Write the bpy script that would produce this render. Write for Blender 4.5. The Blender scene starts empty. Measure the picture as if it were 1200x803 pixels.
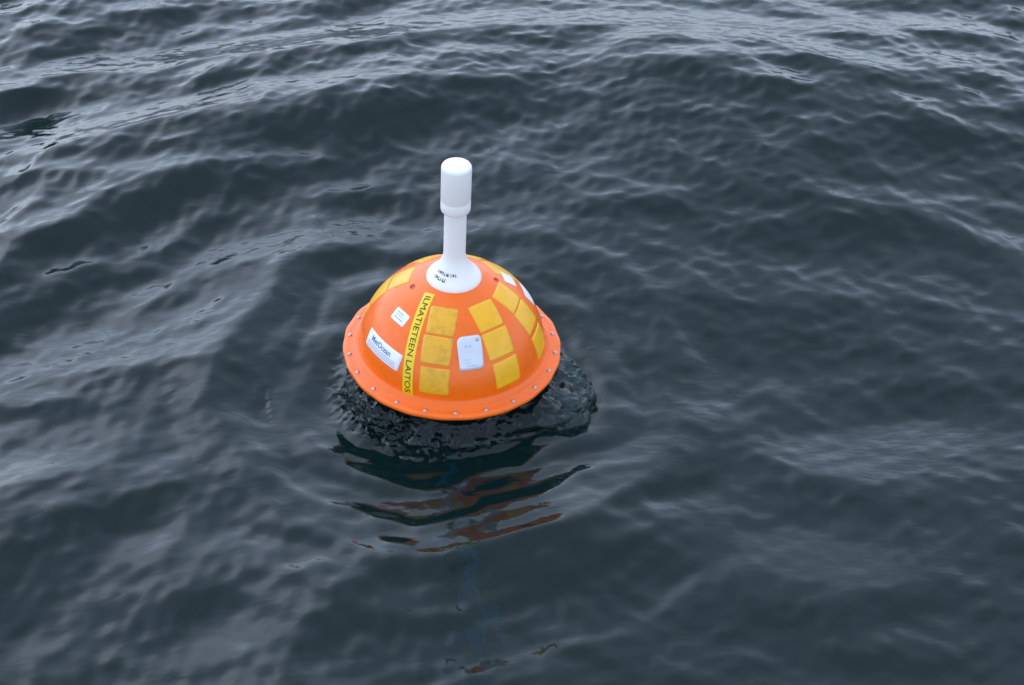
import bpy, bmesh, math, random
import numpy as np
from mathutils import Vector, Matrix

R_ = math.radians
S = bpy.context.scene
COL = S.collection

# ------------------------------------------------------------------ camera
cam_d = bpy.data.cameras.new("camera")
cam = bpy.data.objects.new("camera", cam_d)
COL.objects.link(cam)
cam.location = (0.0, -2.2675, 1.9777)
cam_d.sensor_width = 36.0
cam_d.lens = 18.0 / math.tan(R_(18.5))
cam_d.clip_start = 0.05
cam_d.clip_end = 6000
cam.rotation_euler = (R_(90 - 39.925), 0.0, R_(-2.919))
cam_d.dof.use_dof = True
cam_d.dof.focus_distance = 2.90
cam_d.dof.aperture_fstop = 14.0
S.camera = cam

# ------------------------------------------------------------------ overcast sky
SUN_EL, SUN_AZ = 38.0, -36.0          # azimuth from +Y towards +X
world = bpy.data.worlds.new("World")
S.world = world
world.use_nodes = True
wn, wl = world.node_tree.nodes, world.node_tree.links
wn.clear()
wo = wn.new("ShaderNodeOutputWorld")
bg = wn.new("ShaderNodeBackground")
sky = wn.new("ShaderNodeTexSky")
sky.sky_type = 'NISHITA'
sky.sun_disc = False
sky.sun_elevation = R_(SUN_EL)
sky.sun_rotation = R_(SUN_AZ)
sky.air_density = 1.5
sky.dust_density = 1.0
sky.ozone_density = 1.0
bw = wn.new("ShaderNodeRGBToBW")
cloud = wn.new("ShaderNodeMix"); cloud.data_type = 'RGBA'      # grey cloud veil over the sky
cloud.inputs[0].default_value = 0.80
tint = wn.new("ShaderNodeMix"); tint.data_type = 'RGBA'; tint.blend_type = 'MULTIPLY'
tint.inputs[0].default_value = 1.0
tint.inputs[7].default_value = (0.74, 0.93, 1.28, 1)
tc = wn.new("ShaderNodeTexCoord")
cn = wn.new("ShaderNodeTexNoise")
cn.inputs["Scale"].default_value = 2.2
cn.inputs["Detail"].default_value = 5
cn.inputs["Roughness"].default_value = 0.55
cr = wn.new("ShaderNodeMapRange")
cr.inputs[1].default_value = 0.3; cr.inputs[2].default_value = 0.7
cr.inputs[3].default_value = 0.80; cr.inputs[4].default_value = 1.20
mul = wn.new("ShaderNodeMix"); mul.data_type = 'RGBA'; mul.blend_type = 'MULTIPLY'
mul.inputs[0].default_value = 1.0
wl.new(sky.outputs[0], bw.inputs[0])
pw = wn.new("ShaderNodeMath"); pw.operation = 'POWER'; pw.inputs[1].default_value = 0.52      # the veil evens out the glow
pm = wn.new("ShaderNodeMath"); pm.operation = 'MULTIPLY'; pm.inputs[1].default_value = 3.1
wl.new(bw.outputs[0], pw.inputs[0]); wl.new(pw.outputs[0], pm.inputs[0])
wl.new(pm.outputs[0], tint.inputs[6])
wl.new(sky.outputs[0], cloud.inputs[6])
wl.new(tint.outputs[2], cloud.inputs[7])
wl.new(tc.outputs["Generated"], cn.inputs["Vector"])
wl.new(cn.outputs[0], cr.inputs[0])
wl.new(cloud.outputs[2], mul.inputs[6])
wl.new(cr.outputs[0], mul.inputs[7])
wl.new(mul.outputs[2], bg.inputs[0])
bg.inputs[1].default_value = 0.15
wl.new(bg.outputs[0], wo.inputs[0])

sun_d = bpy.data.lights.new("sun", 'SUN')
sun = bpy.data.objects.new("sun", sun_d)
COL.objects.link(sun)
sun_d.energy = 0.5
sun_d.angle = R_(170)
sun_d.color = (1.0, 0.985, 0.96)
sd = Vector((math.sin(R_(SUN_AZ)) * math.cos(R_(SUN_EL)), math.cos(R_(SUN_AZ)) * math.cos(R_(SUN_EL)), math.sin(R_(SUN_EL))))
sun.rotation_euler = sd.to_track_quat('Z', 'Y').to_euler()

S.view_settings.view_transform = 'Standard'
S.view_settings.look = 'None'
S.view_settings.gamma = 1.0
S.view_settings.use_curve_mapping = False
S.view_settings.exposure = 0.70
S.render.engine = 'CYCLES'
S.cycles.max_bounces = 8
S.cycles.caustics_refractive = True
S.cycles.caustics_reflective = True

# ------------------------------------------------------------------ helpers
def mat(name, build):
    m = bpy.data.materials.new(name)
    m.use_nodes = True
    nt = m.node_tree
    p = nt.nodes["Principled BSDF"]
    build(nt, nt.nodes, nt.links, p)
    return m

def link_mesh(name, verts, faces, material, parent=None, smooth=True, uvs=None):
    me = bpy.data.meshes.new(name)
    me.from_pydata([tuple(v) for v in verts], [], faces)
    if uvs is not None:
        lay = me.uv_layers.new(name="UVMap")
        for lp in me.loops:
            lay.data[lp.index].uv = uvs[lp.vertex_index]
    if smooth:
        me.polygons.foreach_set("use_smooth", [True] * len(me.polygons))
    me.materials.append(material)
    me.update()
    o = bpy.data.objects.new(name, me)
    COL.objects.link(o)
    if parent:
        o.parent = parent
    return o

def lathe(profile, n=128):
    """profile: (r,z) list from bottom/outside to top; returns verts, faces"""
    V, F = [], []
    for r, z in profile:
        for i in range(n):
            a = 2 * math.pi * i / n
            V.append((r * math.cos(a), r * math.sin(a), z))
    for j in range(len(profile) - 1):
        for i in range(n):
            k = (i + 1) % n
            F.append((j * n + i, j * n + k, (j + 1) * n + k, (j + 1) * n + i))
    return V, F

def tag(o, label=None, cat=None, group=None, kind=None):
    if label: o["label"] = label
    if cat: o["category"] = cat
    if group: o["group"] = group
    if kind: o["kind"] = kind

# ------------------------------------------------------------------ materials
def simple(color, rough=0.4, spec=0.5, metal=0.0, coat=0.0, bump=0.0, bscale=300, var=0.0):
    def b(nt, N, L, p):
        p.inputs["Base Color"].default_value = (*color, 1)
        p.inputs["Roughness"].default_value = rough
        p.inputs["Metallic"].default_value = metal
        p.inputs["Specular IOR Level"].default_value = spec
        p.inputs["Coat Weight"].default_value = coat
        co = N.new("ShaderNodeTexCoord")
        if var:
            n = N.new("ShaderNodeTexNoise"); n.inputs["Scale"].default_value = 18; n.inputs["Detail"].default_value = 6
            L.new(co.outputs["Object"], n.inputs["Vector"])
            mr = N.new("ShaderNodeMapRange"); mr.inputs[1].default_value = .3; mr.inputs[2].default_value = .7
            mr.inputs[3].default_value = 1 - var; mr.inputs[4].default_value = 1 + var
            L.new(n.outputs[0], mr.inputs[0])
            mx = N.new("ShaderNodeMix"); mx.data_type = 'RGBA'; mx.blend_type = 'MULTIPLY'; mx.inputs[0].default_value = 1
            mx.inputs[6].default_value = (*color, 1)
            L.new(mr.outputs[0], mx.inputs[7]); L.new(mx.outputs[2], p.inputs["Base Color"])
        if bump:
            n2 = N.new("ShaderNodeTexNoise"); n2.inputs["Scale"].default_value = bscale; n2.inputs["Detail"].default_value = 3
            L.new(co.outputs["Object"], n2.inputs["Vector"])
            bp = N.new("ShaderNodeBump"); bp.inputs["Strength"].default_value = bump; bp.inputs["Distance"].default_value = 0.0006
            L.new(n2.outputs[0], bp.inputs["Height"]); L.new(bp.outputs[0], p.inputs["Normal"])
    return b

def orange_build(nt, N, L, p):
    co = N.new("ShaderNodeTexCoord")
    base = (0.98, 0.150, 0.0012)
    n = N.new("ShaderNodeTexNoise"); n.inputs["Scale"].default_value = 9; n.inputs["Detail"].default_value = 7; n.inputs["Roughness"].default_value = .62
    L.new(co.outputs["Object"], n.inputs["Vector"])
    mr = N.new("ShaderNodeMapRange"); mr.inputs[1].default_value = .3; mr.inputs[2].default_value = .75
    mr.inputs[3].default_value = 0.90; mr.inputs[4].default_value = 1.05
    L.new(n.outputs[0], mr.inputs[0])
    mx = N.new("ShaderNodeMix"); mx.data_type = 'RGBA'; mx.blend_type = 'MULTIPLY'; mx.inputs[0].default_value = 1
    mx.inputs[6].default_value = (*base, 1)
    L.new(mr.outputs[0], mx.inputs[7])
    # little dirt specks
    sp = N.new("ShaderNodeTexNoise"); sp.inputs["Scale"].default_value = 110; sp.inputs["Detail"].default_value = 2
    L.new(co.outputs["Object"], sp.inputs["Vector"])
    sr = N.new("ShaderNodeMapRange"); sr.inputs[1].default_value = .70; sr.inputs[2].default_value = .78
    sr.inputs[3].default_value = 0; sr.inputs[4].default_value = .5
    L.new(sp.outputs[0], sr.inputs[0])
    m2 = N.new("ShaderNodeMix"); m2.data_type = 'RGBA'
    L.new(sr.outputs[0], m2.inputs[0]); L.new(mx.outputs[2], m2.inputs[6]); m2.inputs[7].default_value = (.28, .07, .02, 1)
    L.new(m2.outputs[2], p.inputs["Base Color"])
    rr = N.new("ShaderNodeMapRange"); rr.inputs[1].default_value = .3; rr.inputs[2].default_value = .7
    rr.inputs[3].default_value = .20; rr.inputs[4].default_value = .38
    L.new(n.outputs[0], rr.inputs[0]); L.new(rr.outputs[0], p.inputs["Roughness"])
    p.inputs["Specular IOR Level"].default_value = .5
    b2 = N.new("ShaderNodeTexNoise"); b2.inputs["Scale"].default_value = 45; b2.inputs["Detail"].default_value = 4
    L.new(co.outputs["Object"], b2.inputs["Vector"])
    bp = N.new("ShaderNodeBump"); bp.inputs["Strength"].default_value = .25; bp.inputs["Distance"].default_value = .0012
    L.new(b2.outputs[0], bp.inputs["Height"]); L.new(bp.outputs[0], p.inputs["Normal"])

def reflector_build(nt, N, L, p, cell=(.80, .32, .003), seal=(.94, .58, .05), dirt=.75):
    uv = N.new("ShaderNodeTexCoord")
    oi = N.new("ShaderNodeObjectInfo")
    # honeycomb seal lines of retroreflective sheeting
    vo = N.new("ShaderNodeTexVoronoi"); vo.feature = 'DISTANCE_TO_EDGE'; vo.inputs["Scale"].default_value = 230
    vo.inputs["Randomness"].default_value = .18
    mp = N.new("ShaderNodeMapping"); mp.inputs["Rotation"].default_value = (0, 0, R_(45)); 
    L.new(uv.outputs["UV"], mp.inputs[0]); L.new(mp.outputs[0], vo.inputs["Vector"])
    ln = N.new("ShaderNodeMapRange"); ln.inputs[1].default_value = .04; ln.inputs[2].default_value = .14
    ln.inputs[3].default_value = 1; ln.inputs[4].default_value = 0
    L.new(vo.outputs[0], ln.inputs[0])
    ad = N.new("ShaderNodeVectorMath"); ad.operation = 'ADD'
    rs = N.new("ShaderNodeCombineXYZ")
    L.new(oi.outputs["Random"], rs.inputs[2]); L.new(uv.outputs["UV"], ad.inputs[0]); L.new(rs.outputs[0], ad.inputs[1])
    n = N.new("ShaderNodeTexNoise"); n.inputs["Scale"].default_value = 45; n.inputs["Detail"].default_value = 6; n.inputs["Roughness"].default_value = .7
    L.new(ad.outputs[0], n.inputs["Vector"])
    mr = N.new("ShaderNodeMapRange"); mr.inputs[1].default_value = .46; mr.inputs[2].default_value = .72
    mr.inputs[3].default_value = 0; mr.inputs[4].default_value = dirt
    L.new(n.outputs[0], mr.inputs[0])
    m1 = N.new("ShaderNodeMix"); m1.data_type = 'RGBA'
    m1.inputs[6].default_value = (*cell, 1); m1.inputs[7].default_value = (*seal, 1)
    L.new(ln.outputs[0], m1.inputs[0])
    m2 = N.new("ShaderNodeMix"); m2.data_type = 'RGBA'
    L.new(mr.outputs[0], m2.inputs[0]); L.new(m1.outputs[2], m2.inputs[6]); m2.inputs[7].default_value = (.55, .25, .010, 1)
    L.new(m2.outputs[2], p.inputs["Base Color"])
    p.inputs["Roughness"].default_value = .28
    bp = N.new("ShaderNodeBump"); bp.inputs["Strength"].default_value = .3; bp.inputs["Distance"].default_value = .0004
    L.new(ln.outputs[0], bp.inputs["Height"]); L.new(bp.outputs[0], p.inputs["Normal"])

M_ORANGE = mat("orange_plastic", orange_build)
M_REFL = mat("yellow_reflective_tape", reflector_build)
M_REFL2 = mat("newer_reflective_tape", lambda nt, N, L, p: reflector_build(nt, N, L, p, (.92, .42, .003), (.95, .52, .02), .30))
M_STRIP = mat("yellow_label_tape", simple((.93, .58, .010), .38, var=.05))
M_WHITE = mat("white_plastic", simple((.86, .80, .74), .42, bump=.15, bscale=220, var=.03))
M_LABEL = mat("white_label", simple((.83, .83, .86), .4, var=.03))
M_TAG = mat("silver_tag", simple((.66, .67, .71), .38, metal=.15, var=.07))
M_BLACK = mat("black_ink", simple((.02, .018, .012), .5))
M_BLUE = mat("blue_ink", simple((.05, .15, .36), .5))
M_PALEBLUE = mat("faded_blue_ink", simple((.32, .42, .68), .5))
M_GREYINK = mat("grey_ink", simple((.34, .36, .40), .5))
M_STEEL = mat("stainless_steel", simple((.50, .46, .45), .40, metal=1.0, bump=.2, bscale=900))
M_HULL = mat("black_hull_plastic", simple((.012, .012, .014), .35, bump=.4, bscale=60))
M_ROPE = mat("blue_rope", simple((.05, .28, .70), .7, bump=.6, bscale=500))
M_DEEP = mat("deep_water_dark", simple((.004, .007, .008), .9, spec=.1, var=.3))

def water_build(nt, N, L, p, clear=.55, ripple=.0011):
    N.remove(p)
    out = [n for n in N if n.type == 'OUTPUT_MATERIAL'][0]
    geo = N.new("ShaderNodeNewGeometry")
    # capillary ripples: stretched noise in two directions plus fine chop
    def rip(rot, sx, sy, scale, detail, dist=0.6):
        m = N.new("ShaderNodeMapping"); m.inputs["Rotation"].default_value = (0, 0, R_(rot)); m.inputs["Scale"].default_value = (sx, sy, 1)
        n = N.new("ShaderNodeTexNoise"); n.inputs["Scale"].default_value = scale; n.inputs["Detail"].default_value = detail
        n.inputs["Distortion"].default_value = dist
        L.new(geo.outputs["Position"], m.inputs[0]); L.new(m.outputs[0], n.inputs["Vector"])
        return n.outputs[0]
    a = rip(35, .45, 1.0, 55, 2)
    b = rip(-30, .45, 1.0, 42, 2)
    c = rip(0, .7, 1.0, 14, 5, .3)
    d = rip(12, .5, 1.0, 120, 2)
    # patches where the ripples live (gusts); elsewhere the surface is glassy
    g = N.new("ShaderNodeTexNoise"); g.inputs["Scale"].default_value = 3.2; g.inputs["Detail"].default_value = 2
    L.new(geo.outputs["Position"], g.inputs["Vector"])
    gr = N.new("ShaderNodeMapRange"); gr.inputs[1].default_value = .42; gr.inputs[2].default_value = .62
    L.new(g.outputs[0], gr.inputs[0])
    gi = N.new("ShaderNodeMath"); gi.operation = 'SUBTRACT'; gi.inputs[0].default_value = 1.0
    L.new(gr.outputs[0], gi.inputs[1])
    def mulm(x, y):
        q = N.new("ShaderNodeMath"); q.operation = 'MULTIPLY'
        for i, v in enumerate((x, y)):
            if isinstance(v, float): q.inputs[i].default_value = v
            else: L.new(v, q.inputs[i])
        return q.outputs[0]
    def addm(x, y):
        q = N.new("ShaderNodeMath"); q.operation = 'ADD'; L.new(x, q.inputs[0]); L.new(y, q.inputs[1]); return q.outputs[0]
    h = addm(addm(mulm(mulm(a, gr.outputs[0]), 1.0), mulm(mulm(b, gi.outputs[0]), 1.0)), addm(mulm(c, 1.4), mulm(d, .12)))
    bp = N.new("ShaderNodeBump"); bp.inputs["Strength"].default_value = 1.0; bp.inputs["Distance"].default_value = ripple
    L.new(h, bp.inputs["Height"])
    fr = N.new("ShaderNodeFresnel"); fr.inputs["IOR"].default_value = 1.333
    gl = N.new("ShaderNodeBsdfGlossy"); gl.inputs["Roughness"].default_value = .005
    gl.inputs["Color"].default_value = (1, 1, 1, 1)
    df = N.new("ShaderNodeBsdfDiffuse"); df.inputs["Color"].default_value = (.0045, .0225, .0205, 1)
    rf = N.new("ShaderNodeBsdfRefraction"); rf.inputs["IOR"].default_value = 1.333; rf.inputs["Roughness"].default_value = .0
    rf.inputs["Color"].default_value = (.70, .85, .85, 1)
    body = N.new("ShaderNodeMixShader"); body.inputs[0].default_value = clear
    L.new(df.outputs[0], body.inputs[1]); L.new(rf.outputs[0], body.inputs[2])
    mix = N.new("ShaderNodeMixShader")
    L.new(fr.outputs[0], mix.inputs[0]); L.new(body.outputs[0], mix.inputs[1]); L.new(gl.outputs[0], mix.inputs[2])
    for s in (fr, gl, rf): L.new(bp.outputs[0], s.inputs["Normal"])
    L.new(mix.outputs[0], out.inputs["Surface"])
M_WATER = mat("sea_water", water_build)
M_THIN = mat("thin_sea_water", lambda nt, N, L, p: water_build(nt, N, L, p, .90, .0004))

def drop_build(nt, N, L, p):
    p.inputs["Base Color"].default_value = (1, 1, 1, 1)
    p.inputs["Transmission Weight"].default_value = 1
    p.inputs["Roughness"].default_value = .02
    p.inputs["IOR"].default_value = 1.333
M_DROP = mat("water_drop", drop_build)

# ------------------------------------------------------------------ the sea
def axis(lo, hi, c, fine, coarse, half, far=900.0):
    """grid lines: fine steps within c +- half, coarse out to lo/hi, then growing to the horizon"""
    def side(limit):
        t, x, out = 0.0, 0.0, []
        L = abs(limit - c)
        while x < L:
            w = 1 / (1 + math.exp(-(x - half) / 0.05))
            x += fine + (coarse - fine) * w
            out.append(x)
        st = coarse
        while x < far:
            st *= 1.28
            x += st
            out.append(x)
        return out
    r = np.array(side(hi)); l = np.array(side(lo))
    return np.concatenate([c - l[::-1], [c], c + r])

gx = axis(-1.45, 1.80, 0.03, .0019, .0043, .26)
gy = axis(-1.05, 2.05, -0.06, .0019, .0043, .24)
X, Y = np.meshgrid(gx, gy)
DX = np.gradient(gx)[None, :] * np.ones_like(Y)
DY = np.gradient(gy)[:, None] * np.ones_like(X)
SP = np.maximum(DX, DY)
rng = np.random.default_rng(11)
Z = np.zeros_like(X); OX = np.zeros_like(X); OY = np.zeros_like(X)
rad = np.hypot(X, Y)
calm = 1 - .45 * np.exp(-(rad / .52) ** 4)
near = (np.abs(X) < 4) & (np.abs(Y) < 4)

gust = 1 / (1 + np.exp(-np.clip((Y - .40 - .22 * X) / .22, -40, 40)))      # rougher water beyond the buoy
def waves(n, l0, l1, slope, th0, spread, chop, field=1.0):
    """n random gerstner trains, wavelengths l0..l1, total rms slope, mean direction"""
    global Z, OX, OY
    for i in range(n):
        lam = math.exp(rng.uniform(math.log(l0), math.log(l1)))
        k = 2 * math.pi / lam
        th = R_(th0 + rng.normal() * spread)
        a = slope / k * math.sqrt(2.0 / n) * rng.uniform(.6, 1.4)
        ph = rng.uniform(0, 6.283)
        dx, dy = math.cos(th), math.sin(th)
        p = k * (dx * X + dy * Y) + ph
        w = np.clip((lam / SP - 3) / 4, 0, 1) * calm * field
        Z += a * w * np.cos(p)
        s = a * w * chop * np.sin(p)
        OX -= dx * s; OY -= dy * s

wl_ = 1 / (1 + np.exp(np.clip((X - .20) / .30, -40, 40)))                      # two wave systems cross in front of the boat
wr_ = 1 - wl_
left = 1 / (1 + np.exp(np.clip((X + .30) / .12, -40, 40)))
waves(10, .9, 2.6, .055, -78, 24, .8)
waves(20, .30, .9, .106, -58, 22, .35, wl_ * (.85 + .35 * left))
waves(20, .30, .9, .110, -112, 22, .55, wr_)
waves(32, .10, .30, .130, -62, 30, .35, wl_ * (.80 + .55 * gust + .15 * left))
waves(28, .11, .30, .125, -108, 28, .5, wr_ * (.75 + .40 * gust))
waves(30, .028, .045, .040, -80, 60, .4, .6 + .6 * gust)
waves(50, .034, .11, .090, -80, 50, .6, .85 + .25 * gust + .35 * np.exp(-(np.hypot(X, Y + .38) / .28) ** 2))

# individual crests: ground-plane polylines, (height, near-side width, far-side width)
def spline(pts, n=24):
    P = np.array(pts, float)
    out = []
    for i in range(len(P) - 1):
        p0, p1, p2, p3 = P[max(i - 1, 0)], P[i], P[i + 1], P[min(i + 2, len(P) - 1)]
        for t in np.linspace(0, 1, 8, endpoint=False):
            out.append(.5 * ((2 * p1) + (-p0 + p2) * t + (2 * p0 - 5 * p1 + 4 * p2 - p3) * t * t + (-p0 + 3 * p1 - 3 * p2 + p3) * t ** 3))
    out.append(P[-1])
    return np.array(out)

iy = np.where(np.abs(gy) < 3)[0]; ix = np.where(np.abs(gx) < 3)[0]
sy, sx = slice(iy[0], iy[-1] + 1), slice(ix[0], ix[-1] + 1)
Xn, Yn = X[sy, sx], Y[sy, sx]
def blur(A, r, passes=3):
    for _ in range(passes):
        for ax in (0, 1):
            n = A.shape[ax]
            pad = [(0, 0), (0, 0)]; pad[ax] = (r + 1, r)
            c = np.cumsum(np.pad(A, pad, mode='edge'), axis=ax)
            A = (np.take(c, np.arange(2 * r + 1, 2 * r + 1 + n), axis=ax) - np.take(c, np.arange(0, n), axis=ax)) / (2 * r + 1)
    return A
def ridge(pts, height, wn_, wf, sharp=1.0):
    """left of the travel direction is the far side"""
    P = spline(pts)
    best = np.full(Xn.shape, 1e9); side = np.zeros(Xn.shape); tt = np.zeros(Xn.shape)
    n = len(P) - 1
    for i in range(n):
        a, b = P[i], P[i + 1]; d = b - a; L2 = d @ d + 1e-12
        u = np.clip(((Xn - a[0]) * d[0] + (Yn - a[1]) * d[1]) / L2, 0, 1)
        ex, ey = Xn - a[0] - u * d[0], Yn - a[1] - u * d[1]
        q = ex * ex + ey * ey
        m = q < best
        best = np.where(m, q, best)
        side = np.where(m, d[0] * ey - d[1] * ex, side)
        tt = np.where(m, (i + u) / n, tt)
    dist = np.sqrt(best)
    w = np.where(side > 0, wf, wn_)
    env = np.clip(np.sin(np.pi * np.clip(tt, 0, 1)) * 1.6, 0, 1)
    x = dist / w
    prof = np.exp(-(np.sqrt(x * x + .02 / sharp) - math.sqrt(.02 / sharp)) * 1.3)
    Z[sy, sx] += blur(height * env * prof, 8)

ridge([(-.42, -.86), (-.30, -.70), (-.24, -.59), (-.19, -.555), (-.06, -.53), (.03, -.48), (.17, -.44), (.33, -.46), (.50, -.50)], .066, .22, .20)
ridge([(.36, -.48), (.47, -.525), (.53, -.515), (.58, -.535), (.72, -.55), (.98, -.50)], .028, .07, .09)
ridge([(-.20, .56), (-.26, .47), (-.33, .36), (-.41, .12), (-.44, 0), (-.40, -.17)], .028, .22, .10)
ridge([(-1.1, .38), (-.97, .44), (-.74, .58), (-.55, .70), (-.38, .80), (-.26, .90), (-.16, .84), (-.08, .73)], .050, .13, .42)
ridge([(.32, 1.08), (.50, 1.05), (.65, .98), (.88, .82), (1.1, .80), (1.35, .86)], .036, .22, .40)
ridge([(.26, .12), (.45, .03), (.60, -.05), (.74, -.11)], .014, .06, .08)
ridge([(.42, -.16), (.55, -.13), (.72, -.11), (.85, -.10)], .007, .04, .05)
ridge([(.62, -.27), (.74, -.34), (.86, -.42), (.99, -.54)], .014, .06, .08)
ridge([(-.21, -.21), (-.15, -.29), (-.05, -.35), (.07, -.385), (.205, -.395), (.30, -.385)], .007, .05, .035)
ridge([(-.12, -.46), (-.06, -.44), (0, -.43), (.12, -.43), (.24, -.44)], .006, .04, .03)
ridge([(-.33, -.38), (-.285, -.46), (-.22, -.515), (-.14, -.525), (-.05, -.51), (.05, -.47)], .009, .05, .035)
ridge([(-1.15, 1.25), (-1.02, 1.24), (-.92, 1.22), (-.80, 1.20)], .016, .07, .08)

# rings thrown out by the bobbing buoy
az = np.arctan2(X, -Y)                       # 0 towards the camera, + to the right
ring = np.zeros_like(X)
for r0, wd, am in ((.335, .045, .002), (.47, .05, .016)):
    wob = r0 * (1 + .05 * np.sin(3 * az + 1.0) + .03 * np.sin(7 * az))
    ring += am * np.exp(-((rad - wob) / wd) ** 2) * (.65 + .35 * np.cos(az + .9))
ph = rad * (1 + .05 * np.sin(3 * az + .4) + .035 * np.sin(5 * az - 1.1) + .02 * np.sin(11 * az)) + .012 * np.sin(9 * X + 4) * np.sin(11 * Y + 1)
for lam, am, dec in ((.150, .0052, .38), (.088, .0036, .22), (.050, .0015, .14)):
    ring += am * np.cos(2 * math.pi * ph / lam + lam * 40) * np.exp(-np.clip(rad - .24, 0, None) / dec) * np.clip((rad - .20) / .05, 0, 1) * (.8 + .2 * np.cos(az + .5)) * (1 - .7 * np.exp(-((np.degrees(az) + 78) / 28) ** 2) * (rad < .36))
Z += ring

# water heaped up and torn round the hull
def vnoise(x, y, seed):
    r = np.random.default_rng(seed)
    T = r.random((256, 256))
    xi, yi = np.floor(x).astype(int), np.floor(y).astype(int)
    fx, fy = x - xi, y - yi
    fx = fx * fx * (3 - 2 * fx); fy = fy * fy * (3 - 2 * fy)
    g = lambda a, b: T[a % 256, b % 256]
    return (g(xi, yi) * (1 - fx) + g(xi + 1, yi) * fx) * (1 - fy) + (g(xi, yi + 1) * (1 - fx) + g(xi + 1, yi + 1) * fx) * fy - .5
azd = np.degrees(az)
lobe = np.exp(-((azd - 60) / 30) ** 2)
front = .5 + .5 * np.cos(az - .15)
n1 = vnoise(X * 24, Y * 24, 1); n2 = vnoise(X * 60, Y * 60, 2); n3 = vnoise(X * 130, Y * 130, 3)
rb = .222 + .070 * lobe + .012 * n1
t = np.clip((rb + .012 - rad) / .045, 0, 1)
leftw = np.exp(-((azd + 50) / 40) ** 2)
torn = np.exp(-((rad - .222) / .020) ** 2) * np.clip(.15 + .8 * leftw, 0, 1) * (1 - .8 * lobe)
r1 = .5 - np.abs(n2) * 2                                  # creased, not just bumpy
Z = Z + (.006 + .006 * front) * t * t * (3 - 2 * t) + torn * (.008 * n1 + .007 * r1 + .008 * n2 + .007 * n3)

# no wave's back is steeper than water this small can hold
for _ in range(5):
    Zn = Z[sy, sx]
    gyn = np.gradient(Zn, gy[sy], axis=0)
    thr = .25 + .06 / (1 + np.exp((Yn + .75) / .06)) - .05 * np.exp(-(np.hypot(Xn, Yn + .42) / .25) ** 2)
    m = np.clip((-gyn - thr * .8) / (thr * .3), 0, 1) * np.clip((np.hypot(Xn, Yn) - .255) / .03, 0, 1)
    m = np.clip(blur(m, 4, 2) * 2.2, 0, 1)
    Z[sy, sx] = Zn * (1 - m) + blur(Zn, 6, 2) * m

# little ripples riding on top, liveliest where the buoy stirs the water towards the boat
stir = np.exp(-(np.hypot(X / 1.25 + .04, Y + .42) / .30) ** 2)
waves(26, .045, .12, .105, -88, 34, .4, stir)
waves(24, .030, .055, .055, -80, 50, .3, .60 + .40 * stir)
Z += stir * (.0022 * np.cos(2 * math.pi * ph / .085 + 1.0) + .0011 * np.cos(2 * math.pi * ph / .047 + 2.0))

PX, PY = X + OX, Y + OY
ny, nx = X.shape
co = np.stack([PX, PY, Z], -1).reshape(-1, 3).astype(np.float32)
idx = np.arange(nx * ny).reshape(ny, nx)
quads = np.stack([idx[:-1, :-1], idx[:-1, 1:], idx[1:, 1:], idx[1:, :-1]], -1).reshape(-1, 4)
me = bpy.data.meshes.new("sea_water")
me.vertices.add(len(co)); me.vertices.foreach_set("co", co.ravel())
me.loops.add(quads.size); me.loops.foreach_set("vertex_index", quads.ravel().astype(np.int32))
me.polygons.add(len(quads))
me.polygons.foreach_set("loop_start", np.arange(0, quads.size, 4, dtype=np.int32))
me.polygons.foreach_set("use_smooth", np.ones(len(quads), dtype=bool))
me.update(calc_edges=True)
me.materials.append(M_WATER)
sea = bpy.data.objects.new("sea_water", me)
COL.objects.link(sea)
tag(sea, kind="structure")

# the lump of water dragged up and clinging round the hull under the flange
def vnoise3(p, f, seed):
    r = np.random.default_rng(seed)
    T = r.random((64, 64, 64))
    q = p * f + 100
    i = np.floor(q).astype(int); u = q - i; u = u * u * (3 - 2 * u)
    out = 0
    for dx in (0, 1):
        for dy in (0, 1):
            for dz in (0, 1):
                w = (u[..., 0] if dx else 1 - u[..., 0]) * (u[..., 1] if dy else 1 - u[..., 1]) * (u[..., 2] if dz else 1 - u[..., 2])
                out = out + w * T[(i[..., 0] + dx) % 64, (i[..., 1] + dy) % 64, (i[..., 2] + dz) % 64]
    return out - .5
na, ns = 820, 64
A = np.linspace(-math.pi, math.pi, na, endpoint=False)[None, :] * np.ones((ns, 1))
Sg = np.linspace(0, 1, ns)[:, None] * np.ones((1, na))
Ad = np.degrees(A)
lo = np.exp(-((Ad - 62) / 27) ** 2)
lf = np.exp(-((Ad + 48) / 42) ** 2)
fw = .5 + .5 * np.cos(A)
RB = .2065 + .074 * lo + .004 * lf + .006 * np.sin(5 * A + 1) * .5
TOP = .022 + .031 * fw
ks = [0, .22, .42, .62, .82, 1]
def prof(vals): # smooth interpolation through the stations of the cross-section
    sg = Sg
    out = np.zeros_like(sg)
    for k in range(5):
        m = (sg >= ks[k]) & (sg <= ks[k + 1])
        u = (sg - ks[k]) / (ks[k + 1] - ks[k]); u2 = u * u * (3 - 2 * u)
        out = np.where(m, vals[k] * (1 - u2 * .5 - u * .5) + vals[k + 1] * (u2 * .5 + u * .5), out)
    return out
RR = prof([.168 + 0 * A, .184 + .35 * (RB - .2065), RB - .014 - .012 * lo, RB - .001, RB + .006, RB + .012])
ZZ = prof([TOP, TOP - .001, TOP * .86 - .006 * lo, TOP * .52, TOP * .14, -.030 + 0 * A])
P3 = np.stack([RR * np.sin(A), -RR * np.cos(A), ZZ], -1)
m1, m2, m3, m4 = vnoise3(P3, 26, 5), vnoise3(P3, 58, 6), vnoise3(P3, 120, 7), vnoise3(P3, 230, 8)
rim = np.exp(-((Sg - .5) / .18) ** 2) * np.exp(-((Ad - 80) / 32) ** 2)
rough = .14 + .8 * lf * (.5 + .5 * np.sin(9 * A + 4 * m1)) + .9 * rim
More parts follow.
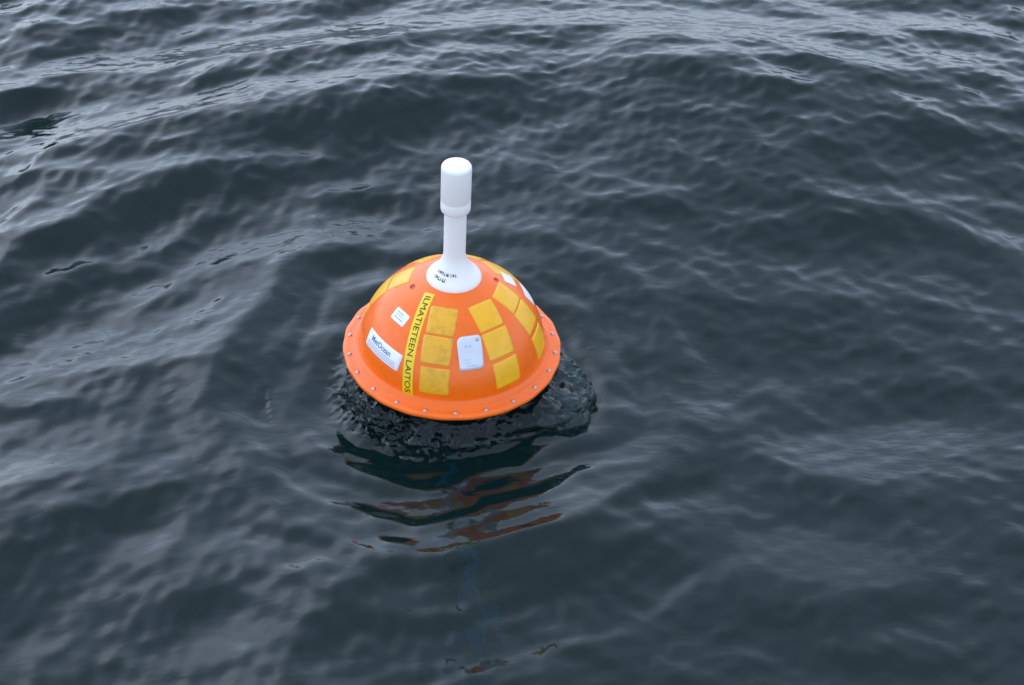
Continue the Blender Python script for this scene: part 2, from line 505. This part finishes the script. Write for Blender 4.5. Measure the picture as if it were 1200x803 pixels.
dsp = .020 * m1 + .014 * (.25 - np.abs(m2)) + (.012 * m2 + .011 * m3 + .007 * m4) * rough
rad_n = np.stack([np.sin(A), -np.cos(A), .45 + 0 * A], -1)
P3 = P3 + rad_n * (dsp * np.clip(Sg * 4, 0, 1))[..., None]
P3[..., 2] += (.010 * m2 + .008 * m3) * rim
idc = np.arange(na * ns).reshape(ns, na)
nxt = np.roll(idc, -1, axis=1)
Fq = np.stack([idc[:-1], idc[1:], nxt[1:], nxt[:-1]], -1).reshape(-1, 4)
collar = link_mesh("splash_collar", P3.reshape(-1, 3).tolist(), Fq.tolist(), M_THIN, sea)

deepm = link_mesh("deep_dark_sheet", *(lambda s, z: ([(-s, -s, z), (s, -s, z), (s, s, z), (-s, s, z)], [(0, 1, 2, 3)]))(900, -9.0), M_DEEP, smooth=False)  # unseen near-black sheet, added so rays through the water don't reach sky
tag(deepm, kind="structure")

# ------------------------------------------------------------------ the buoy
ZB = 0.18                                   # flange plane above the keel
TILT = R_(2.5)
buoy = bpy.data.objects.new("drifter_buoy", None)
COL.objects.link(buoy)
buoy.rotation_euler = (0, TILT, 0)
rot = Matrix.Rotation(TILT, 3, 'Y')
buoy.location = Vector((0, 0, .075)) - rot @ Vector((0, 0, ZB))
buoy.empty_display_size = .1
tag(buoy, "round orange drifting buoy with yellow reflective patches and white mast", "buoy")
RD = .1795
DZ = .98                                   # the dome is a touch lower than a half ball
def up(prof): return [(r, z + ZB) for r, z in prof]

# dome with a filleted foot and flange, the two holes only discs laid on it in painted shade
prof = []
for i in range(0, 49):
    a = R_(4.5 + (89.6 - 4.5) * i / 48)
    prof.append((RD * math.cos(a), RD * math.sin(a) * DZ))
V, F = lathe(up([(.190, .0045), (.1865, .0060), (.1838, .0095)] + prof), 160)
dome = link_mesh("dome", V, F, M_ORANGE, buoy)
def sph(azd_, lat, r=RD):
    a, l = R_(azd_), R_(lat)
    return Vector((r * math.cos(l) * math.sin(a), -r * math.cos(l) * math.cos(a), r * math.sin(l)))
def recess(hole_az):
    """a shallow plug eye: raised lip and a red-orange cup sunk in its middle"""
    n = sph(hole_az, 63.8, 1).normalized()
    c = n * RD; c.z *= DZ; c.z += ZB
    t1 = n.cross(Vector((0, 0, 1))).normalized(); t2 = n.cross(t1)
    pr = [(.0064, -.0008), (.0061, .0003), (.0057, .0007), (.0053, .0005), (.0052, .00025), (.0001, .00025)]
    m = 24
    Vv = [c + t1 * (r * math.cos(2 * math.pi * i / m)) + t2 * (r * math.sin(2 * math.pi * i / m)) + n * z for r, z in pr for i in range(m)]
    Fv = [(j * m + i, (j + 1) * m + i, (j + 1) * m + (i + 1) % m, j * m + (i + 1) % m) for j in range(len(pr) - 1) for i in range(m)]
    o = link_mesh("plug_eye", Vv, Fv, M_ORANGE, dome)
    o.data.materials.append(M_HOLE_SHADE)
    for i, f in enumerate(o.data.polygons): f.material_index = 1 if i >= 3 * m else 0
    return o
M_HOLE_SHADE = mat("hole_shade_red", simple((.42, .022, .003), .5))  # dark red of the shaded hole, painted on a flat disc
for h in (-76.7, 92.3): recess(h)

# flange: upper orange ring with a slightly uneven edge, lower black ring
n = 176
V, F = [], []
pr = [(.1835, -.0045), (.2075, -.0050), (.2093, -.0042), (.2098, -.0020), (.2096, .0020), (.2082, .0034), (.2000, .0042), (.1900, .0050), (.1866, .0066)]
for j, (r, z) in enumerate(pr):
    for i in range(n):
        a = 2 * math.pi * i / n
        wv = .0007 * math.sin(22 * a + .6) + .0006 * math.sin(5 * a) if r > .2 else 0
        V.append(((r + wv) * math.cos(a), (r + wv) * math.sin(a), z + ZB + (.0004 * math.sin(22 * a) if r > .2 else 0)))
for j in range(len(pr) - 1):
    for i in range(n):
        k = (i + 1) % n
        F.append((j * n + i, j * n + k, (j + 1) * n + k, (j + 1) * n + i))
flange = link_mesh("flange", V, F, M_ORANGE, buoy)

hp = []
for i in range(0, 33):
    a = R_(-89.6 + (89.6 - 3) * i / 32)
    hp.append((.178 * math.cos(a), .178 * math.sin(a)))
hp += [(.186, -.0135), (.2010, -.0135), (.2022, -.0120), (.2022, -.0065), (.2010, -.0052), (.186, -.0052)]
V, F = lathe(up(hp), 128)
hull = link_mesh("lower_hull", V, F, M_HULL, buoy)

# bolts round the flange
V, F = lathe([(.0001, .0027), (.0011, .0026), (.0020, .0021), (.0026, .0012), (.0027, .0006), (.0040, .0005), (.0040, -.0006)][::-1], 14)
bolt0 = None
for i in range(22):
    a = R_(-90 + 360 / 22 * i + .6)
    if bolt0 is None:
        o = bolt0 = link_mesh("bolt", V, F, M_STEEL, flange)
    else:
        o = bolt0.copy(); COL.objects.link(o); o.parent = flange
    o.location = (.1985 * math.cos(a), .1985 * math.sin(a), ZB + .0051)
    o.rotation_euler = (R_(random.Random(i).uniform(-3, 3)), R_(random.Random(i + 50).uniform(-3, 3)), i)

# mast
mp_ = [(.0518, .1640), (.0514, .1712), (.0492, .1750), (.0440, .1800), (.0370, .1868), (.0300, .1965), (.0245, .2080), (.0213, .2180), (.0204, .2260),
       (.0203, .3180), (.0240, .3186), (.0262, .3200), (.0272, .3232), (.0273, .3400), (.0268, .3410), (.0268, .3425), (.0272, .3436),
       (.0273, .3900), (.0273, .4080), (.0268, .4115), (.0253, .4140), (.0225, .4152), (.0001, .4156)]
V, F = lathe(up(mp_), 72)
mast = link_mesh("mast", V, F, M_WHITE, buoy)
bvl = mast.modifiers.new("soft", 'EDGE_SPLIT'); bvl.split_angle = R_(50)

# ---- things stuck on the dome: patches laid on the sphere
def frame_on_dome(c_az, c_lat, roll=0.0):
    C0 = sph(c_az, c_lat, 1).normalized()
    east = Vector((math.cos(R_(c_az)), math.sin(R_(c_az)), 0))
    north = C0.cross(east) * -1
    north = (Vector((0, 0, 1)) - C0 * C0.z).normalized()
    T = east * math.cos(roll) + north * math.sin(roll)
    Nn = -east * math.sin(roll) + north * math.cos(roll)
    return C0, T, Nn
def on_dome(fr, u, v, off):
    C0, T, Nn = fr
    s, tt_ = u / RD, v / RD
    d = C0 * (math.cos(s) * math.cos(tt_)) + T * (math.sin(s) * math.cos(tt_)) + Nn * math.sin(tt_)
    d = d * (RD + off); d.z *= DZ
    return d + Vector((0, 0, ZB))
def rrect(w, h, r, k=5):
    """outline of a rounded rectangle, r one radius or four (tr, tl, bl, br)"""
    rs = r if isinstance(r, (tuple, list)) else (r,) * 4
    out = []
    cs = [(w / 2, h / 2, 0), (-w / 2, h / 2, 90), (-w / 2, -h / 2, 180), (w / 2, -h / 2, 270)]
    for (cx, cy, a0), q in zip(cs, rs):
        sx_, sy_ = math.copysign(1, cx), math.copysign(1, cy)
        for i in range(k + 1):
            a = R_(a0 + 90 * i / k)
            out.append((cx - sx_ * q + q * math.cos(a), cy - sy_ * q + q * math.sin(a)))
    dense = []
    for i in range(len(out)):
        a, b = out[i], out[(i + 1) % len(out)]
        m = max(1, int(math.hypot(b[0] - a[0], b[1] - a[1]) / .008))
        for j in range(m):
            dense.append((a[0] + (b[0] - a[0]) * j / m, a[1] + (b[1] - a[1]) * j / m))
    return dense
def sticker(name, fr, outline, material, parent, thick=.0007, rings=6):
    m = len(outline)
    V, F, U = [], [], []
    V.append(on_dome(fr, 0, 0, thick)); U.append((0, 0))
    for j in range(1, rings + 1):
        s = j / rings
        for (u, v) in outline:
            V.append(on_dome(fr, u * s, v * s, thick if j < rings else thick * .92)); U.append((u * s, v * s))
    for (u, v) in outline:
        V.append(on_dome(fr, u * 1.006, v * 1.006, -.0004)); U.append((u, v))
    for i in range(m):
        k = (i + 1) % m
        F.append((0, 1 + i, 1 + k))
        for j in range(rings):
            F.append((1 + j * m + i, 1 + (j + 1) * m + i, 1 + (j + 1) * m + k, 1 + j * m + k))
    return link_mesh(name, V, F, material, parent, uvs=U)
def text_mesh(body, size, spacing=1.0, bold=0.0):
    cu = bpy.data.curves.new("t", 'FONT')
    cu.body = body; cu.size = size; cu.align_x = 'CENTER'; cu.align_y = 'CENTER'
    cu.space_character = spacing; cu.offset = bold; cu.resolution_u = 3
    o = bpy.data.objects.new("t", cu); COL.objects.link(o)
    bpy.context.view_layer.update()
    dg = bpy.context.evaluated_depsgraph_get()
    m = bpy.data.meshes.new_from_object(o.evaluated_get(dg))
    vs = [v.co.copy() for v in m.vertices]; fs = [tuple(p.vertices) for p in m.polygons]
    bpy.data.objects.remove(o); bpy.data.meshes.remove(m)
    return vs, fs
def lettering(name, fr, body, size, length, material, parent, off=.0011, u0=0, v0=0, bold=0.0, spacing=1.0):
    vs, fs = text_mesh(body, size, spacing, bold)
    x0, x1 = min(v.x for v in vs), max(v.x for v in vs)
    y0, y1 = min(v.y for v in vs), max(v.y for v in vs)
    k = length / (x1 - x0)
    return link_mesh(name, [on_dome(fr, u0 + (v.x - (x0 + x1) / 2) * k, v0 + (v.y - (y0 + y1) / 2), off) for v in vs], fs, material, parent, smooth=False)
def dashes(name, fr, rows, material, parent, off=.0011):
    """rows of tiny print: (v, height, [(u0,u1),...])"""
    V, F = [], []
    for v, h, segs in rows:
        for a, b in segs:
            i = len(V)
            V += [on_dome(fr, a, v - h / 2, off), on_dome(fr, b, v - h / 2, off), on_dome(fr, b, v + h / 2, off), on_dome(fr, a, v + h / 2, off)]
            F.append((i, i + 1, i + 2, i + 3))
    return link_mesh(name, V, F, material, parent, smooth=False)

rnd = random.Random(4)
LATS = (54.8, 36.8, 17.4)
for c_az, rows in ((-13.2, 3), (34.6, 3), (73.0, 3), (-106, 3), (-152, 2), (160, 2), (124, 2)):
    for j in range(rows):
        extra = {0: 0.6, 1: 0, 2: 0}[j] if c_az == -13.2 else 0
        fr = frame_on_dome(c_az + rnd.uniform(-.6, .6) + extra, LATS[j] + rnd.uniform(-.3, .3), R_(rnd.uniform(-1.2, 1.2)))
        sticker("reflective_patch", fr, rrect(.0555 if j else .052, .0535, .003), M_REFL if c_az == -13.2 else M_REFL2, buoy)

# long lettered strip
a_, b_ = sph(-43.8, 68.9, 1).normalized(), sph(-28.5, 3.9, 1).normalized()
mid = (a_ + b_).normalized()
Tn = (b_ - a_).normalized(); Tn = (Tn - mid * Tn.dot(mid)).normalized()
fr = (mid, Tn, mid.cross(Tn))
slen = RD * a_.angle(b_)
strip = sticker("name_strip", fr, rrect(slen, .0212, .002), M_STRIP, buoy, rings=5)
lettering("lettering", fr, "ILMATIETEEN LAITOS", .0162, slen * .93, M_BLACK, strip)

# maker's label, small label, metal tag, the two labels on the right shoulder
fr = frame_on_dome(-55.1, 23.3)
lab = sticker("maker_label", fr, rrect(.103, .0345, .003), M_LABEL, buoy)
lettering("lettering", fr, "MetOcean", .0160, .060, M_BLUE, lab, v0=.0055, u0=-.004, bold=.00018)
rows = []
for v in (-.0045, -.0085, -.0125):
    u, segs = -.045, []
    while u < (.043 if v > -.012 else .040):
        w = rnd.uniform(.003, .008); segs.append((u, min(u + w, .045))); u += w + .0012
    rows.append((v, .0017, segs))
dashes("small_print", fr, rows, M_GREYINK, lab)
fr = frame_on_dome(-54.6, 46.9)
lab = sticker("serial_label", fr, rrect(.0375, .0245, .003), M_LABEL, buoy)
dashes("small_print", fr, [(.0065, .0022, [(-.013, -.004), (-.003, .006)]), (.0015, .0015, [(-.013, -.008), (-.007, .001), (.002, .008)]), (-.0045, .0024, [(-.013, -.002), (-.001, .012)])], M_PALEBLUE, lab)
fr = frame_on_dome(11.2, 35.6)
tg = sticker("metal_tag", fr, rrect(.0455, .0630, (.007, .011, .004, .007), 3), M_TAG, buoy, thick=.0014)
dashes("small_print", fr, [(-.005, .040, [(-.0085, -.0075), (.0010, .0018)]), (-.024, .0009, [(-.006, .012)]), (.012, .0008, [(-.010, .002)]), (-.012, .0007, [(-.012, .000)]), (-.018, .0007, [(-.012, .000)])], M_GREYINK, tg, off=.0018)
c = on_dome(fr, .0150, .0235, .0012)
V, F = lathe([(.0001, .0020), (.0020, .0019), (.0034, .0012), (.0038, 0)][::-1], 16)
sc = link_mesh("screw", V, F, M_STEEL, tg)
sc.location = c; sc.rotation_euler = fr[0].to_track_quat('Z', 'Y').to_euler()
fr = frame_on_dome(107, 52.5)
sticker("shoulder_label", fr, rrect(.036, .030, .004), M_LABEL, buoy)
fr = frame_on_dome(104, 35)
sticker("shoulder_label", fr, rrect(.046, .034, .004), M_LABEL, buoy)

# faint print on the skirt of the mast: little strokes wrapped round the cone
V, F = [], []
def on_skirt(a, s):
    z = .1785 + s
    pts = [(.0440, .1800), (.0370, .1868), (.0300, .1965), (.0245, .2080), (.0505, .1752)]
    pts.sort(key=lambda q: q[1])
    rr = np.interp(z, [q[1] for q in pts], [q[0] for q in pts]) + .0007
    return Vector((rr * math.sin(a), -rr * math.cos(a), z + ZB + .0004))
def stroke(a0, a1, s0, s1):
    i = len(V)
    V.extend([on_skirt(a0, s0), on_skirt(a1, s0), on_skirt(a1, s1), on_skirt(a0, s1)]); F.append((i, i + 1, i + 2, i + 3))
rs = random.Random(9)
for a0, a1, s0, s1 in ((-62, 6, .0125, .0175), (-62, -24, .0035, .0085)):
    a = a0
    while a < a1:
        w = rs.uniform(1.6, 2.6)
        stroke(R_(a), R_(a + w * .8), s0, s1)
        if rs.random() < .75: stroke(R_(a), R_(a + 5), s0 + rs.choice((0, .002, .004)), s0 + .0014 + rs.choice((0, .002)))
        a += rs.uniform(5.5, 8.5)
link_mesh("small_print", V, F, M_BLACK, mast, smooth=False)

# beads of water left on the dome and flange
bm = bmesh.new()
rd = random.Random(21)
for i in range(380):
    if i < 300:
        p = sph(rd.uniform(-180, 180), math.degrees(math.asin(rd.uniform(.1, .93))))
        nrm = p.normalized(); p.z *= DZ
    else:
        a = rd.uniform(0, 6.283); r = rd.uniform(.190, .207)
        p = Vector((r * math.cos(a), r * math.sin(a), .0042)); nrm = Vector((0, 0, 1))
    s = rd.uniform(.0006, .0019)
    q = nrm.to_track_quat('Z', 'Y').to_matrix().to_4x4()
    bmesh.ops.create_icosphere(bm, subdivisions=1, radius=1, matrix=Matrix.Translation(p + Vector((0, 0, ZB))) @ q @ Matrix.Diagonal((s * rd.uniform(.8, 1.4), s, s * .6, 1)))
me = bpy.data.meshes.new("water_beads"); bm.to_mesh(me); bm.free()
me.polygons.foreach_set("use_smooth", [True] * len(me.polygons)); me.materials.append(M_DROP)
o = bpy.data.objects.new("water_beads", me); COL.objects.link(o); o.parent = buoy; o["kind"] = "stuff"

# ------------------------------------------------------------------ spray round the hull
bm = bmesh.new()
rd = random.Random(5)
for i in range(150):
    az_ = R_(rd.choice((rd.gauss(-50, 22), rd.gauss(-50, 22), rd.gauss(75, 18), rd.gauss(10, 30))))
    r = rd.uniform(.205, .242) if az_ < R_(40) else rd.uniform(.21, .29)
    x, y = r * math.sin(az_), -r * math.cos(az_)
    jx = int(np.argmin(np.abs(gx - x))); jy = int(np.argmin(np.abs(gy - y)))
    z = float(Z[jy, jx]) + abs(rd.gauss(0, .006))
    s = rd.uniform(.0004, .0012)
    bmesh.ops.create_icosphere(bm, subdivisions=1, radius=s, matrix=Matrix.Translation((float(PX[jy, jx]), float(PY[jy, jx]), z)))
me = bpy.data.meshes.new("spray_droplets"); bm.to_mesh(me); bm.free()
me.polygons.foreach_set("use_smooth", [True] * len(me.polygons)); me.materials.append(M_DROP)
o = bpy.data.objects.new("spray_droplets", me); COL.objects.link(o)
tag(o, "tiny clear water droplets splashing round the buoy's black underside", "spray", kind="stuff")

# ------------------------------------------------------------------ blue tether hanging below the buoy
V, F = [], []
m, L_ = 10, 140
for j in range(L_ + 1):
    z = -.095 - 3.2 * j / L_
    cx, cy = .012 * math.sin(z * 3.1), .010 * math.sin(z * 2.3 + 1)
    for i in range(m):
        a = 2 * math.pi * i / m
        r = .011 * (1 + .12 * math.cos(3 * a + z * 160))
        V.append((cx + r * math.cos(a), cy + r * math.sin(a), z))
for j in range(L_):
    for i in range(m):
        k = (i + 1) % m
        F.append((j * m + i, j * m + k, (j + 1) * m + k, (j + 1) * m + i))
rope = link_mesh("tether_rope", V, F, M_ROPE)
tag(rope, "blue rope hanging down through the water beneath the orange buoy", "rope")
